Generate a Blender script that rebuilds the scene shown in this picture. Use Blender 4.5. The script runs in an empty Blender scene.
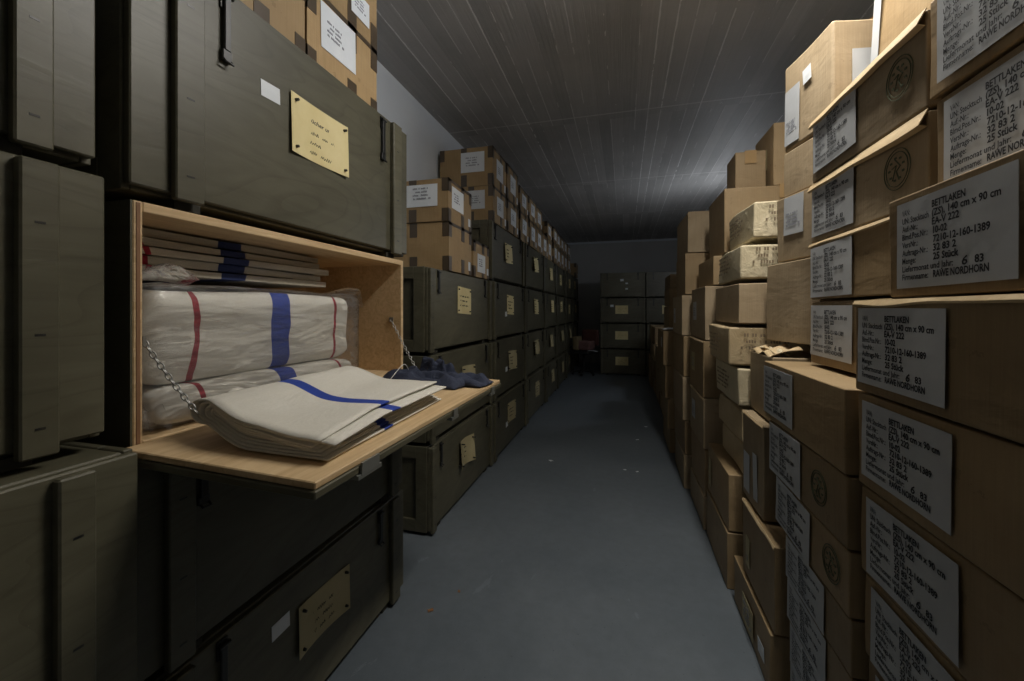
import bpy, bmesh, math, random
from math import sin, cos, tan, atan, pi, radians
from mathutils import Vector, Matrix, noise

random.seed(7)
C = bpy.context.scene.collection
F = 410.0; U0 = 624.0; VH = 311.0; H = 1.30
PSI = atan((U0 - 512) / F)
CEIL = 3.03

# ---------------------------------------------------------------- measuring help
def yat(u, X):                     # where along the aisle a vertical plane X is met
    return X / tan(atan((u - 512) / F) - PSI)
def zat(v, X, Y):
    D = cos(PSI) * Y - sin(PSI) * X
    return H - (v - VH) * D / F

# ---------------------------------------------------------------- materials
M = {}
def mat(name, base, rough=.6, fn=None, metal=0, spec=.4):
    m = bpy.data.materials.new(name); m.use_nodes = True
    nt = m.node_tree; b = nt.nodes['Principled BSDF']
    b.inputs['Base Color'].default_value = (*base, 1); b.inputs['Roughness'].default_value = rough
    b.inputs['Metallic'].default_value = metal; b.inputs['Specular IOR Level'].default_value = spec
    if fn: fn(nt, b)
    M[name] = m
    return m
def nd(nt, t, **k):
    n = nt.nodes.new(t)
    for a, v in k.items():
        if a in n.inputs.keys(): n.inputs[a].default_value = v
        else: setattr(n, a, v)
    return n
def coords(nt, scale=(1, 1, 1), kind='Object'):
    tc = nt.nodes.new('ShaderNodeTexCoord'); mp = nt.nodes.new('ShaderNodeMapping')
    mp.inputs['Scale'].default_value = scale
    nt.links.new(tc.outputs[kind], mp.inputs['Vector']); return mp.outputs['Vector']
def nz(nt, vec, scale, detail=4, rough=.55, dist=0):
    n = nt.nodes.new('ShaderNodeTexNoise'); n.inputs['Scale'].default_value = scale
    n.inputs['Detail'].default_value = detail; n.inputs['Roughness'].default_value = rough
    n.inputs['Distortion'].default_value = dist
    nt.links.new(vec, n.inputs['Vector']); return n.outputs['Fac']
def ramp(nt, fac, stops):
    r = nt.nodes.new('ShaderNodeValToRGB')
    while len(r.color_ramp.elements) < len(stops): r.color_ramp.elements.new(.5)
    for e, (p, c) in zip(r.color_ramp.elements, stops):
        e.position = p; e.color = (*c, 1)
    nt.links.new(fac, r.inputs['Fac']); return r.outputs['Color']
def mixc(nt, fac, a, b, mode='MIX'):
    n = nt.nodes.new('ShaderNodeMix'); n.data_type = 'RGBA'; n.blend_type = mode
    for s, v in ((n.inputs[0], fac), (n.inputs[6], a), (n.inputs[7], b)):
        if isinstance(v, (int, float)): s.default_value = v
        elif isinstance(v, tuple): s.default_value = (*v, 1)
        else: nt.links.new(v, s)
    return n.outputs[2]
def mth(nt, op, a, b=0.0, c=0.0):
    n = nt.nodes.new('ShaderNodeMath'); n.operation = op
    for s, v in zip(n.inputs, (a, b, c)):
        if isinstance(v, (int, float)): s.default_value = v
        else: nt.links.new(v, s)
    return n.outputs[0]
def bump(nt, b, h, strength=.3, dist=.01):
    n = nt.nodes.new('ShaderNodeBump'); n.inputs['Strength'].default_value = strength
    n.inputs['Distance'].default_value = dist
    nt.links.new(h, n.inputs['Height']); nt.links.new(n.outputs['Normal'], b.inputs['Normal'])

def cardboard(c1, c2):
    def f(nt, b):
        v = coords(nt)
        oi = nt.nodes.new('ShaderNodeObjectInfo')
        big = nz(nt, v, 3.5, 4, .6, .4)
        col = ramp(nt, big, [(.3, c1), (.7, c2)])
        fine = nz(nt, coords(nt, (160, 160, 6)), 1.0, 2)
        col = mixc(nt, .25, col, ramp(nt, fine, [(.3, (.55, .55, .55)), (.7, (1, 1, 1))]), 'MULTIPLY')
        st = nz(nt, v, 11, 5, .7)
        col = mixc(nt, mth(nt, 'MULTIPLY', mth(nt, 'GREATER_THAN', st, .66), .35), col, tuple(x * .55 for x in c1))
        var = mth(nt, 'MULTIPLY_ADD', oi.outputs['Random'], .35, .80)
        vv = nt.nodes.new('ShaderNodeCombineColor')
        for i in range(3): nt.links.new(var, vv.inputs[i])
        col = mixc(nt, 1.0, col, vv.outputs[0], 'MULTIPLY')
        nt.links.new(col, b.inputs['Base Color'])
        bump(nt, b, mth(nt, 'ADD', mth(nt, 'MULTIPLY', fine, .1), nz(nt, coords(nt, (1, .6, 1.6)), 8, 5, .55, .4)), .32, .012)
    return f
mat('cardboard', (.4, .28, .15), .55, cardboard((.27, .185, .095), (.36, .26, .145)), spec=.35)
mat('cardboard_old', (.4, .3, .2), .62, cardboard((.31, .235, .145), (.41, .32, .21)), spec=.3)
mat('cardboard_orange', (.4, .28, .15), .55, cardboard((.36, .24, .115), (.45, .31, .155)), spec=.35)

def olive(nt, b):
    v = coords(nt); oi = nt.nodes.new('ShaderNodeObjectInfo')
    grain = nz(nt, coords(nt, (6, 1.6, 9)), 1.3, 5, .55, 1.8)
    blot = nz(nt, v, 2.2, 3)
    col = ramp(nt, blot, [(.3, (.088, .083, .054)), (.7, (.135, .127, .086))])
    col = mixc(nt, .42, col, ramp(nt, grain, [(.35, (.55, .53, .50)), (.62, (1, 1, 1))]), 'MULTIPLY')
    rg = mth(nt, 'FRACT', mth(nt, 'MULTIPLY', nz(nt, coords(nt, (1, .55, 2.6)), 1.6, 1.5, .4, .6), 17))
    col = mixc(nt, .5, col, ramp(nt, rg, [(.0, (.60, .58, .55)), (.25, (1, 1, 1)), (.85, (.88, .87, .85))]), 'MULTIPLY')
    sc = nz(nt, coords(nt, (3, 3, 3)), 14, 6, .75)
    col = mixc(nt, mth(nt, 'MULTIPLY', mth(nt, 'GREATER_THAN', sc, .70), .45), col, (.23, .20, .15))
    var = mth(nt, 'MULTIPLY_ADD', oi.outputs['Random'], .3, .85)
    vv = nt.nodes.new('ShaderNodeCombineColor')
    for i in range(3): nt.links.new(var, vv.inputs[i])
    nt.links.new(mixc(nt, 1.0, col, vv.outputs[0], 'MULTIPLY'), b.inputs['Base Color'])
    bump(nt, b, grain, .2, .004)
mat('olive', (.12, .12, .08), .42, olive, spec=.45)
mat('gap_wood', (.03, .028, .02), .8)

def palewood(nt, b):
    g = nz(nt, coords(nt, (30, 1.6, 30)), 1.3, 6, .6, 1.6)
    blot = nz(nt, coords(nt), 5, 3)
    col = ramp(nt, g, [(.3, (.52, .36, .19)), (.55, (.68, .50, .29)), (.75, (.74, .57, .35))])
    col = mixc(nt, .3, col, ramp(nt, blot, [(.3, (.7, .6, .5)), (.7, (1, 1, 1))]), 'MULTIPLY')
    nt.links.new(col, b.inputs['Base Color']); bump(nt, b, g, .2, .003)
mat('pale_wood', (.6, .45, .27), .5, palewood)
mat('plywood_core', (.24, .125, .065), .6)

def floorf(nt, b):
    v = coords(nt)
    a = nz(nt, v, 1.1, 6, .6, .3); c = nz(nt, v, 16, 4, .7)
    col = ramp(nt, a, [(.3, (.112, .135, .158)), (.7, (.165, .19, .215))])
    col = mixc(nt, .35, col, ramp(nt, c, [(.35, (.7, .7, .7)), (.65, (1, 1, 1))]), 'MULTIPLY')
    sc = nz(nt, coords(nt, (1, .35, 1)), 3.2, 7, .7, 2.5)
    col = mixc(nt, mth(nt, 'MULTIPLY', mth(nt, 'GREATER_THAN', sc, .665), .22), col, (.26, .30, .34))
    sp = nz(nt, v, 60, 2, .5)
    col = mixc(nt, mth(nt, 'MULTIPLY', mth(nt, 'GREATER_THAN', sp, .74), .5), col, (.05, .05, .05))
    nt.links.new(col, b.inputs['Base Color'])
    nt.links.new(ramp(nt, a, [(.3, (.38, .38, .38)), (.7, (.55, .55, .55))]), b.inputs['Roughness'])
    bump(nt, b, c, .06, .003)
mat('floor_paint', (.14, .16, .18), .45, floorf)

def wallf(c1, c2):
    def f(nt, b):
        v = coords(nt); a = nz(nt, v, 1.6, 6)
        nt.links.new(ramp(nt, a, [(.3, c1), (.7, c2)]), b.inputs['Base Color'])
        bump(nt, b, nz(nt, v, 40, 4), .15, .004)
    return f
mat('white_wall', (.6, .63, .66), .8, wallf((.64, .68, .73), (.72, .76, .80)))
mat('grey_wall', (.5, .5, .5), .8, wallf((.46, .46, .45), (.53, .53, .52)))

def ceilf(nt, b):
    v = coords(nt); sep = nt.nodes.new('ShaderNodeSeparateXYZ'); nt.links.new(v, sep.inputs[0])
    x, y = sep.outputs[0], sep.outputs[1]
    w = nz(nt, coords(nt, (1, .15, 1)), .9, 2)
    xb = mth(nt, 'DIVIDE', mth(nt, 'MULTIPLY_ADD', w, .03, x), .105)
    fl = mth(nt, 'FLOOR', xb); fr = mth(nt, 'FRACT', xb)
    yb = mth(nt, 'FLOOR', mth(nt, 'DIVIDE', y, 1.9))
    wn = nt.nodes.new('ShaderNodeTexWhiteNoise'); wn.noise_dimensions = '2D'
    cv = nt.nodes.new('ShaderNodeCombineXYZ'); nt.links.new(fl, cv.inputs[0]); nt.links.new(yb, cv.inputs[1])
    nt.links.new(cv.outputs[0], wn.inputs['Vector'])
    board = wn.outputs['Value']
    grain = nz(nt, coords(nt, (60, 1.5, 1)), 1.0, 5, .6)
    blot = nz(nt, v, 1.4, 5, .6)
    col = ramp(nt, blot, [(.3, (.46, .45, .44)), (.7, (.58, .57, .555))])
    col = mixc(nt, .6, col, ramp(nt, board, [(0, (.62, .62, .62)), (1, (1, 1, 1))]), 'MULTIPLY')
    col = mixc(nt, .35, col, ramp(nt, grain, [(.3, (.65, .65, .65)), (.65, (1, 1, 1))]), 'MULTIPLY')
    edge = mth(nt, 'LESS_THAN', fr, .07)
    pat = mth(nt, 'GREATER_THAN', mth(nt, 'MULTIPLY_ADD', nz(nt, coords(nt, (9, 2.2, 1)), 1.5, 4), 1.0, mth(nt, 'MULTIPLY', board, .3)), .66)
    wn2 = nt.nodes.new('ShaderNodeTexWhiteNoise'); wn2.noise_dimensions = '1D'; nt.links.new(fl, wn2.inputs['W'])
    edge2 = mth(nt, 'LESS_THAN', fr, mth(nt, 'MULTIPLY_ADD', nz(nt, coords(nt, (7, 5, 1)), 2.0, 3), .16, .01))
    strong = mth(nt, 'MULTIPLY', mth(nt, 'GREATER_THAN', wn2.outputs['Value'], .76), mth(nt, 'GREATER_THAN', nz(nt, coords(nt, (1, 1, 1)), 1.7, 5, .7), .45))
    ridge = mth(nt, 'MAXIMUM', mth(nt, 'MULTIPLY', mth(nt, 'MULTIPLY', edge, pat), .6), mth(nt, 'MULTIPLY', edge2, strong))
    col = mixc(nt, mth(nt, 'MULTIPLY', ridge, .85), col, (.85, .84, .83))
    yj = mth(nt, 'FRACT', mth(nt, 'DIVIDE', mth(nt, 'ADD', y, .12), 1.9))
    yl = mth(nt, 'LESS_THAN', yj, .010)
    col = mixc(nt, mth(nt, 'MULTIPLY', yl, .6), col, (.75, .74, .72))
    spk = mth(nt, 'GREATER_THAN', nz(nt, coords(nt, (1, .6, 1)), 22, 3, .6), .74)
    col = mixc(nt, mth(nt, 'MULTIPLY', spk, .5), col, (.8, .8, .8))
    nt.links.new(col, b.inputs['Base Color'])
    h = mth(nt, 'ADD', mth(nt, 'MULTIPLY', board, .35), mth(nt, 'ADD', mth(nt, 'MULTIPLY', ridge, .9), mth(nt, 'MULTIPLY', grain, .3)))
    h = mth(nt, 'ADD', h, mth(nt, 'MULTIPLY', yl, .6))
    bump(nt, b, h, .6, .012)
mat('concrete', (.33, .32, .31), .6, ceilf)

def paperf(c1, c2, bs=.4):
    def f(nt, b):
        v = coords(nt); a = nz(nt, v, 7, 5, .6)
        nt.links.new(ramp(nt, a, [(.3, c1), (.7, c2)]), b.inputs['Base Color'])
        bump(nt, b, nz(nt, v, 14, 5, .6, 1.0), bs, .01)
    return f
mat('label_paper', (.6, .62, .66), .55, paperf((.46, .48, .51), (.53, .55, .57), .04))
mat('white_paper', (.75, .78, .8), .5, paperf((.72, .76, .80), (.80, .83, .86), .1))
mat('yellow_paper', (.75, .64, .34), .6, paperf((.70, .58, .28), (.80, .69, .38), .2))
mat('dull_paper', (.35, .3, .16), .6, paperf((.42, .36, .20), (.50, .43, .25), .3))  # darker than yellow_paper; for lower crate notes and old box labels
mat('wrap_paper', (.62, .55, .4), .55, paperf((.55, .47, .31), (.68, .60, .43), .8))
mat('wrap_tan', (.5, .4, .26), .55, paperf((.44, .34, .20), (.54, .43, .27), .7))
mat('tape_dark', (.085, .062, .04), .3, spec=.6)
mat('tape_tan', (.34, .22, .10), .28, spec=.6)
mat('flap_pale', (.52, .40, .24), .6, paperf((.48, .36, .20), (.58, .45, .28), .3))
mat('ink', (.022, .023, .028), .6)
mat('ink_grey', (.26, .27, .31), .6)
mat('ink_brown', (.22, .17, .11), .6)
mat('stamp_green', (.085, .10, .055), .7)
mat('iron', (.055, .055, .055), .35, metal=.7)
mat('steel', (.42, .43, .42), .35, metal=.9)
mat('steel_plate', (.30, .31, .29), .4, metal=.6)
mat('chair_black', (.02, .02, .02), .5)
mat('chair_red', (.10, .04, .032), .8)
mat('red_cloth', (.20, .11, .10), .85)
mat('ocher_cloth', (.28, .22, .12), .85)
mat('dry_leaf', (.25, .12, .05), .7)

def stripes(base, bands, wob=.012, axis=1, bs=.35, skew=0):
    def f(nt, b):
        v = coords(nt); sep = nt.nodes.new('ShaderNodeSeparateXYZ'); nt.links.new(v, sep.inputs[0])
        w = mth(nt, 'MULTIPLY', mth(nt, 'SUBTRACT', nz(nt, v, 6, 2), .5), wob * 4)
        y = mth(nt, 'ADD', sep.outputs[axis], w)
        if skew: y = mth(nt, 'MULTIPLY_ADD', sep.outputs[0], skew, y)
        weave = nz(nt, coords(nt, (220, 220, 220)), 1, 1)
        col = mixc(nt, .22, base, ramp(nt, weave, [(.3, (.7, .7, .68)), (.7, (1, 1, 1))]), 'MULTIPLY')
        sm = nz(nt, v, 4, 3)
        col = mixc(nt, .25, col, ramp(nt, sm, [(.3, (.82, .78, .7)), (.6, (1, 1, 1))]), 'MULTIPLY')
        for c, hw, bc in bands:
            m = mth(nt, 'LESS_THAN', mth(nt, 'ABSOLUTE', mth(nt, 'SUBTRACT', y, c)), hw)
            col = mixc(nt, m, col, bc)
        nt.links.new(col, b.inputs['Base Color'])
        bump(nt, b, nz(nt, coords(nt, (6, 2, 14)), 2.2, 5, .6, 1.2), bs, .02)
    return f
BLUE = (.022, .055, .33); RED = (.32, .018, .035); LINEN = (.78, .76, .70)
mat('linen_pile', LINEN, .85, stripes(LINEN, [(.118, .0065, RED), (.39, .034, BLUE), (.629, .006, RED)], bs=.16))
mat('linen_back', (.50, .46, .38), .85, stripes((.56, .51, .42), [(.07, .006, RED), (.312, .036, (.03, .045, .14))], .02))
mat('linen_towel', LINEN, .85, stripes((.72, .70, .64), [(.232, .021, BLUE)], .002, 1, .2, .12))
mat('navy_cloth', (.025, .032, .06), .85, paperf((.022, .029, .055), (.035, .044, .078), 1.0))
mat('thread', (.7, .7, .68), .7)

def plastic():
    m = bpy.data.materials.new('clear_plastic'); m.use_nodes = True; nt = m.node_tree
    nt.nodes.clear(); out = nt.nodes.new('ShaderNodeOutputMaterial')
    tr = nt.nodes.new('ShaderNodeBsdfTransparent'); gl = nt.nodes.new('ShaderNodeBsdfGlossy'); df = nt.nodes.new('ShaderNodeBsdfDiffuse')
    df.inputs[0].default_value = (.75, .76, .78, 1); gl.inputs['Roughness'].default_value = .14
    gl.inputs['Color'].default_value = (.9, .9, .9, 1)
    v = coords(nt); bm_ = nt.nodes.new('ShaderNodeBump'); bm_.inputs['Strength'].default_value = .8; bm_.inputs['Distance'].default_value = .02
    nt.links.new(nz(nt, coords(nt, (1, .6, 2)), 9, 5, .55, 1.5), bm_.inputs['Height'])
    nt.links.new(bm_.outputs[0], gl.inputs['Normal'])
    m1 = nt.nodes.new('ShaderNodeMixShader'); m1.inputs[0].default_value = .05
    m2 = nt.nodes.new('ShaderNodeMixShader')
    lw = nt.nodes.new('ShaderNodeFresnel'); lw.inputs[0].default_value = 1.45; nt.links.new(bm_.outputs[0], lw.inputs['Normal'])
    nt.links.new(mth(nt, 'MULTIPLY_ADD', lw.outputs[0], .8, .01), m2.inputs[0])
    nt.links.new(tr.outputs[0], m1.inputs[1]); nt.links.new(df.outputs[0], m1.inputs[2])
    nt.links.new(m1.outputs[0], m2.inputs[1]); nt.links.new(gl.outputs[0], m2.inputs[2]); nt.links.new(m2.outputs[0], out.inputs[0])
    M['clear_plastic'] = m
plastic()
def lampmat():
    m = bpy.data.materials.new('lamp_glow'); m.use_nodes = True; b = m.node_tree.nodes['Principled BSDF']
    b.inputs['Emission Color'].default_value = (1, .93, .82, 1); b.inputs['Emission Strength'].default_value = 6
    M['lamp_glow'] = m
lampmat()
mat('lamp_white', (.7, .7, .7), .4)

# ---------------------------------------------------------------- mesh help
def tag(o, label=None, cat=None, group=None, kind=None):
    if label: o['label'] = label
    if cat: o['category'] = cat
    if group: o['group'] = group
    if kind: o['kind'] = kind
    return o
def empty(name, loc=(0, 0, 0), rz=0, rx=0, ry=0):
    o = bpy.data.objects.new(name, None); C.objects.link(o)
    o.location = loc; o.rotation_euler = (rx, ry, rz); o.empty_display_size = .05
    return o
def copy_tree(o, parent=None):
    c = o.copy(); C.objects.link(c); c.parent = parent
    for ch in [k for k in o.children]: copy_tree(ch, c)
    return c
def link(name, me, m, parent=None, smooth=False):
    o = bpy.data.objects.new(name, me); C.objects.link(o); o.parent = parent
    if m is not None and not me.materials: me.materials.append(M[m])
    if smooth:
        for p in me.polygons: p.use_smooth = True
    return o

class MB:
    def __init__(s): s.bm = bmesh.new()
    def box(s, x0, x1, y0, y1, z0, z1, bev=0, rot=None, piv=None, seg=1):
        r = bmesh.ops.create_cube(s.bm, size=1)['verts']
        for v in r:
            v.co = Vector(((x0 + x1) / 2 + v.co.x * (x1 - x0), (y0 + y1) / 2 + v.co.y * (y1 - y0), (z0 + z1) / 2 + v.co.z * (z1 - z0)))
        if rot is not None:
            p = Vector(piv) if piv else Vector(((x0 + x1) / 2, (y0 + y1) / 2, (z0 + z1) / 2))
            for v in r: v.co = rot @ (v.co - p) + p
        if bev:
            es = list({e for v in r for e in v.link_edges})
            bmesh.ops.bevel(s.bm, geom=es, offset=bev, segments=seg, affect='EDGES')
        return s
    def tube(s, pts, r, n=8, cap=True):
        pts = [Vector(p) for p in pts]; rings = []
        for i, p in enumerate(pts):
            t = (pts[min(i + 1, len(pts) - 1)] - pts[max(i - 1, 0)]).normalized()
            a = t.orthogonal().normalized() if i == 0 else (rings_a - t * rings_a.dot(t)).normalized()
            rings_a = a; b = t.cross(a)
            rr = r[i] if isinstance(r, (list, tuple)) else r
            rings.append([s.bm.verts.new(p + (a * cos(2 * pi * k / n) + b * sin(2 * pi * k / n)) * rr) for k in range(n)])
        for A, B in zip(rings, rings[1:]):
            for k in range(n): s.bm.faces.new((A[k], A[(k + 1) % n], B[(k + 1) % n], B[k]))
        if cap and n > 2:
            s.bm.faces.new(rings[0][::-1]); s.bm.faces.new(rings[-1])
        return s
    def grid(s, fn, nu, nv):
        g = [[s.bm.verts.new(fn(i / nu, j / nv)) for j in range(nv + 1)] for i in range(nu + 1)]
        for i in range(nu):
            for j in range(nv): s.bm.faces.new((g[i][j], g[i + 1][j], g[i + 1][j + 1], g[i][j + 1]))
        return s
    def build(s, name, m, parent=None, smooth=False, solid=0):
        me = bpy.data.meshes.new(name)
        bmesh.ops.recalc_face_normals(s.bm, faces=s.bm.faces)
        s.bm.to_mesh(me); s.bm.free()
        o = link(name, me, m, parent, smooth)
        if solid:
            md = o.modifiers.new('thick', 'SOLIDIFY'); md.thickness = solid; md.offset = 0
        return o

def block_bm(x0, x1, y0, y1, z0, z1, seed=0, amt=.003, bev=.004, cell=.06, seg=2, freq=4.0, sag=0, bulge=0):
    """soft cuboid: rounded edges, dented faces, everything kept inside its own bounds"""
    bm = bmesh.new(); bmesh.ops.create_cube(bm, size=1)
    dx, dy, dz = x1 - x0, y1 - y0, z1 - z0
    for v in bm.verts: v.co = Vector((v.co.x * dx, v.co.y * dy, v.co.z * dz))
    # even cuts per axis
    for ax, L in ((0, dx), (1, dy), (2, dz)):
        n = max(2, min(12, int(L / cell)))
        es = [e for e in bm.edges if abs((e.verts[0].co - e.verts[1].co)[ax]) > L / 2 * .99 and abs((e.verts[0].co - e.verts[1].co)[ax]) > 1e-6
              and all(abs((e.verts[0].co - e.verts[1].co)[k]) < 1e-5 for k in range(3) if k != ax)]
        bmesh.ops.subdivide_edges(bm, edges=es, cuts=n, use_grid_fill=True)
    hx, hy, hz = dx / 2, dy / 2, dz / 2
    r = bev
    for v in bm.verts:
        p = v.co
        # round the edges: pull towards inner core
        q = Vector((max(-hx + r, min(hx - r, p.x)), max(-hy + r, min(hy - r, p.y)), max(-hz + r, min(hz - r, p.z))))
        d = p - q
        if r <= 0: d = Vector((0, 0, 0)); q = p.copy()
        k = sum(1 for c in d if abs(c) > r * .5) if r > 0 else 0
        if k >= 2: p = q + d.normalized() * r
        n3 = noise.noise_vector(Vector((p.x * freq + seed * 7.13, p.y * freq + seed * 3.7, p.z * freq * 1.3)))
        edge = 1.0
        f = Vector((p.x / hx, p.y / hy, p.z / hz))
        out = Vector((0, 0, 0))
        for c in range(3):
            if abs(f[c]) > .93: out[c] = 1 if f[c] > 0 else -1
        inw = amt * (.5 + .5 * n3.x)
        p2 = Vector(p)
        for c in range(3):
            if out[c] and not (c == 2 and f[2] < 0): p2[c] -= out[c] * inw
            elif not out[c]: p2[c] += n3[c] * amt * .5
        if sag and f[2] > .9: p2.z -= sag * (1 - f.x ** 2) * (1 - f.y ** 2)
        if bulge:
            w = (1 - f.z ** 2)
            if abs(f.x) > .9: p2.x -= (1 - w) * bulge * (1 if f.x > 0 else -1)
            if abs(f.y) > .9: p2.y -= (1 - w) * bulge * (1 if f.y > 0 else -1)
        v.co = p2
    c0 = Vector(((x0 + x1) / 2, (y0 + y1) / 2, (z0 + z1) / 2))
    for v in bm.verts: v.co += c0
    return bm
def block(name, m, parent, *a, smooth=True, **k):
    hard = k.get('bev', .004) <= .014
    bw = k.get('bev', .004)
    if hard: k['bev'] = 0
    b = MB(); b.bm.free(); b.bm = block_bm(*a, **k)
    o = b.build(name, m, parent, smooth=smooth)
    if hard and smooth:
        md = o.modifiers.new('edge', 'BEVEL'); md.width = max(.0025, bw * .7); md.segments = 2; md.limit_method = 'ANGLE'; md.angle_limit = radians(50); md.harden_normals = True
    return o

# ---------------------------------------------------------------- writing
def text_verts(s, width=None, height=.01, off=.0):
    cu = bpy.data.curves.new('t', 'FONT'); cu.body = s; cu.size = 1.0; cu.offset = off
    cu.resolution_u = 2
    ob = bpy.data.objects.new('t', cu); C.objects.link(ob)
    dg = bpy.context.evaluated_depsgraph_get(); dg.update()
    me = bpy.data.meshes.new_from_object(ob.evaluated_get(dg))
    vs = [Vector(v.co) for v in me.vertices]; fs = [tuple(p.vertices) for p in me.polygons]
    bpy.data.objects.remove(ob); bpy.data.curves.remove(cu); bpy.data.meshes.remove(me)
    x0 = min(v.x for v in vs); x1 = max(v.x for v in vs)
    sy = height / .72
    sx = (width / (x1 - x0)) if width else sy * .8
    return [Vector(((v.x - x0) * sx, v.y * sy, 0)) for v in vs], fs
def text_mesh(name, items):
    """items: (string, y0, z0, width, cap height, weight[, slant]) laid on the local y/z plane facing +x"""
    V = []; Fc = []
    for it in items:
        s, y, z, w, h, o = it[:6]; sl = it[6] if len(it) > 6 else 0
        vs, fs = text_verts(s, w, h, o)
        b = len(V)
        V += [(0, y + v.x + v.y * sl, z + v.y) for v in vs]; Fc += [tuple(i + b for i in f) for f in fs]
    me = bpy.data.meshes.new(name); me.from_pydata(V, [], Fc); me.update()
    return me
LW, LH = .262, .166
def bett(month='6'):
    rows = [('VAN:', .065, .085, 'BETTLAKEN', .37, .285), ('UN: Stecktuch', .065, .275, '(ZS), 140 cm x 90 cm', .37, .53),
            ('Auf.-Nr.:', .065, .165, 'EA-V 222', .37, .235), ('Blmd.Pos.Nr.:', .065, .265, '10-02', .38, .125),
            ('VersNr.:', .065, .165, '7210-12-160-1389', .38, .45), ('Auftrags-Nr.:', .065, .265, '32 83 2', .38, .20),
            ('Menge:', .065, .145, '25 St\u00fcck', .38, .22), ('Liefermonat und Jahr:', .065, .49, '83', .72, .065),
            ('Firmenname:', .065, .27, 'RAWE NORDHORN', .38, .44)]
    it = []
    for i, (a, ya, wa, b, yb, wb) in enumerate(rows):
        z = LH * (1 - .16 - i * .0935)
        it.append((a, LW * ya, z, LW * wa, LH * .070, .004 if i == 0 else .016)); it.append((b, LW * yb, z, LW * wb, LH * .075, .030))
        if i == 7: it.append((month, LW * .62, z - .001, LW * .045, LH * .090, .02, .2))
    return text_mesh('lettering', it)
BETT = bett()
def scribble(name, y0, z0, w, rows, pitch, amp, seed, r=.0008, words=True):
    """handwriting too small to read: pen strokes on the y/z plane"""
    rnd = random.Random(seed); b = MB()
    for k in range(rows):
        y = y0 + rnd.uniform(0, w * .08); z = z0 - k * pitch
        end = y0 + w * rnd.uniform(.55, 1.0)
        while y < end:
            wl = rnd.uniform(.12, .3) * w; n = int(wl / (amp * .55)) + 3
            pts = [(0.0006, min(y + wl * i / n, y0 + w), z + (amp * (.5 if i % 2 else -.4)) * rnd.uniform(.4, 1.3)) for i in range(n)]
            b.tube(pts, r, 3, cap=False); y += wl + w * .07
    return b.build(name, 'ink', None)
def strokes_mesh(seed, w, rows, pitch, amp, r=.0009):
    o = scribble('handwriting', 0, 0, w, rows, pitch, amp, seed, r); me = o.data
    bpy.data.objects.remove(o); return me
HAND = [strokes_mesh(s, .19, 3, .032, .011, .0011) for s in (1, 2, 3)]
def note_text():
    me = text_mesh('handwriting', [('Handt\u00fccher und', -.01, 0.0, .165, .014, .02, .25)])
    bm = bmesh.new(); bm.from_mesh(me)
    m2 = HAND[0]; t = bmesh.new(); t.from_mesh(m2)
    for v in t.verts: v.co += Vector((0, -.012, -.034))
    tm = bpy.data.meshes.new('x'); t.to_mesh(tm); bm.from_mesh(tm); bm.to_mesh(me)
    me.materials.clear(); return me
NOTE_TEXT = note_text()
def dashes_mesh(w, h, rows, seed, th=.3):
    """rows of small print, each letter a dash"""
    rnd = random.Random(seed); b = MB()
    for k in range(rows):
        z = h - (k + .7) * h / rows; y = rnd.uniform(0, .1) * w; e = w * rnd.uniform(.6, 1)
        while y < e:
            c = h / rows * .38
            if rnd.random() > .17: b.box(.0004, .0009, y, y + c * .7, z, z + h / rows * .5 * rnd.uniform(.7, 1.1))
            y += c
    o = b.build('print', 'ink_grey'); me = o.data; me.materials.clear(); bpy.data.objects.remove(o); return me
PRINT_BIG = dashes_mesh(.24, .09, 3, 5); PRINT_SM = dashes_mesh(.10, .07, 4, 8); PRINT_SIDE = dashes_mesh(.30, .11, 5, 11)
DASH_LAB = dashes_mesh(.09, .06, 4, 21)

def sheet(name, m, parent, x, y0, z0, w, h, tilt=0, curl=.0, thick=.0008, seed=0):
    """a sheet of paper on the +x side, its near lower corner at (y0, z0)"""
    def fn(a, b):
        yy = (a - .5) * w; zz = (b - .5) * h
        dx = curl * (2 * (a - .5)) ** 2 * (1 - b * .5) + .0008 * noise.noise(Vector((a * 3 + seed, b * 3, 1)))
        return Vector((x + .0012 + max(0, dx), y0 + w / 2 + yy * cos(tilt) - zz * sin(tilt), z0 + h / 2 + zz * cos(tilt) + yy * sin(tilt)))
    return MB().grid(fn, 6, 4).build(name, m, parent, solid=thick)
def ink_on(name, me, m, parent, x, y, z, rx=0, s=1.0):
    me2 = me
    if not me.materials: me.materials.append(M[m])
    o = bpy.data.objects.new(name, me2); C.objects.link(o); o.parent = parent
    o.location = (x, y, z); o.rotation_euler = (rx, 0, 0); o.scale = (s, s, s)
    return o

# ---------------------------------------------------------------- the setting
XL, XR, YN, YB = -1.64, 1.58, -1.6, 10.45
def shell(name, m, *b):
    o = MB().box(*b).build(name, m); tag(o, kind='structure'); return o
shell('floor', 'floor_paint', XL - .2, XR + .2, YN - .2, YB + .2, -.2, 0)
shell('ceiling', 'concrete', XL - .2, XR + .2, YN - .2, YB + .2, CEIL, CEIL + .2)
shell('wall_left', 'white_wall', XL - .2, XL, YN, YB, 0, CEIL)
shell('wall_right', 'white_wall', XR, XR + .2, YN, YB, 0, CEIL)
shell('wall_back', 'grey_wall', XL, XR, YB, YB + .2, 0, CEIL)
shell('wall_near', 'grey_wall', XL, XR, YN - .2, YN, 0, CEIL)
shell('trim_1', 'white_wall', XL, XR, YB - .03, YB, CEIL - .045, CEIL)

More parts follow.
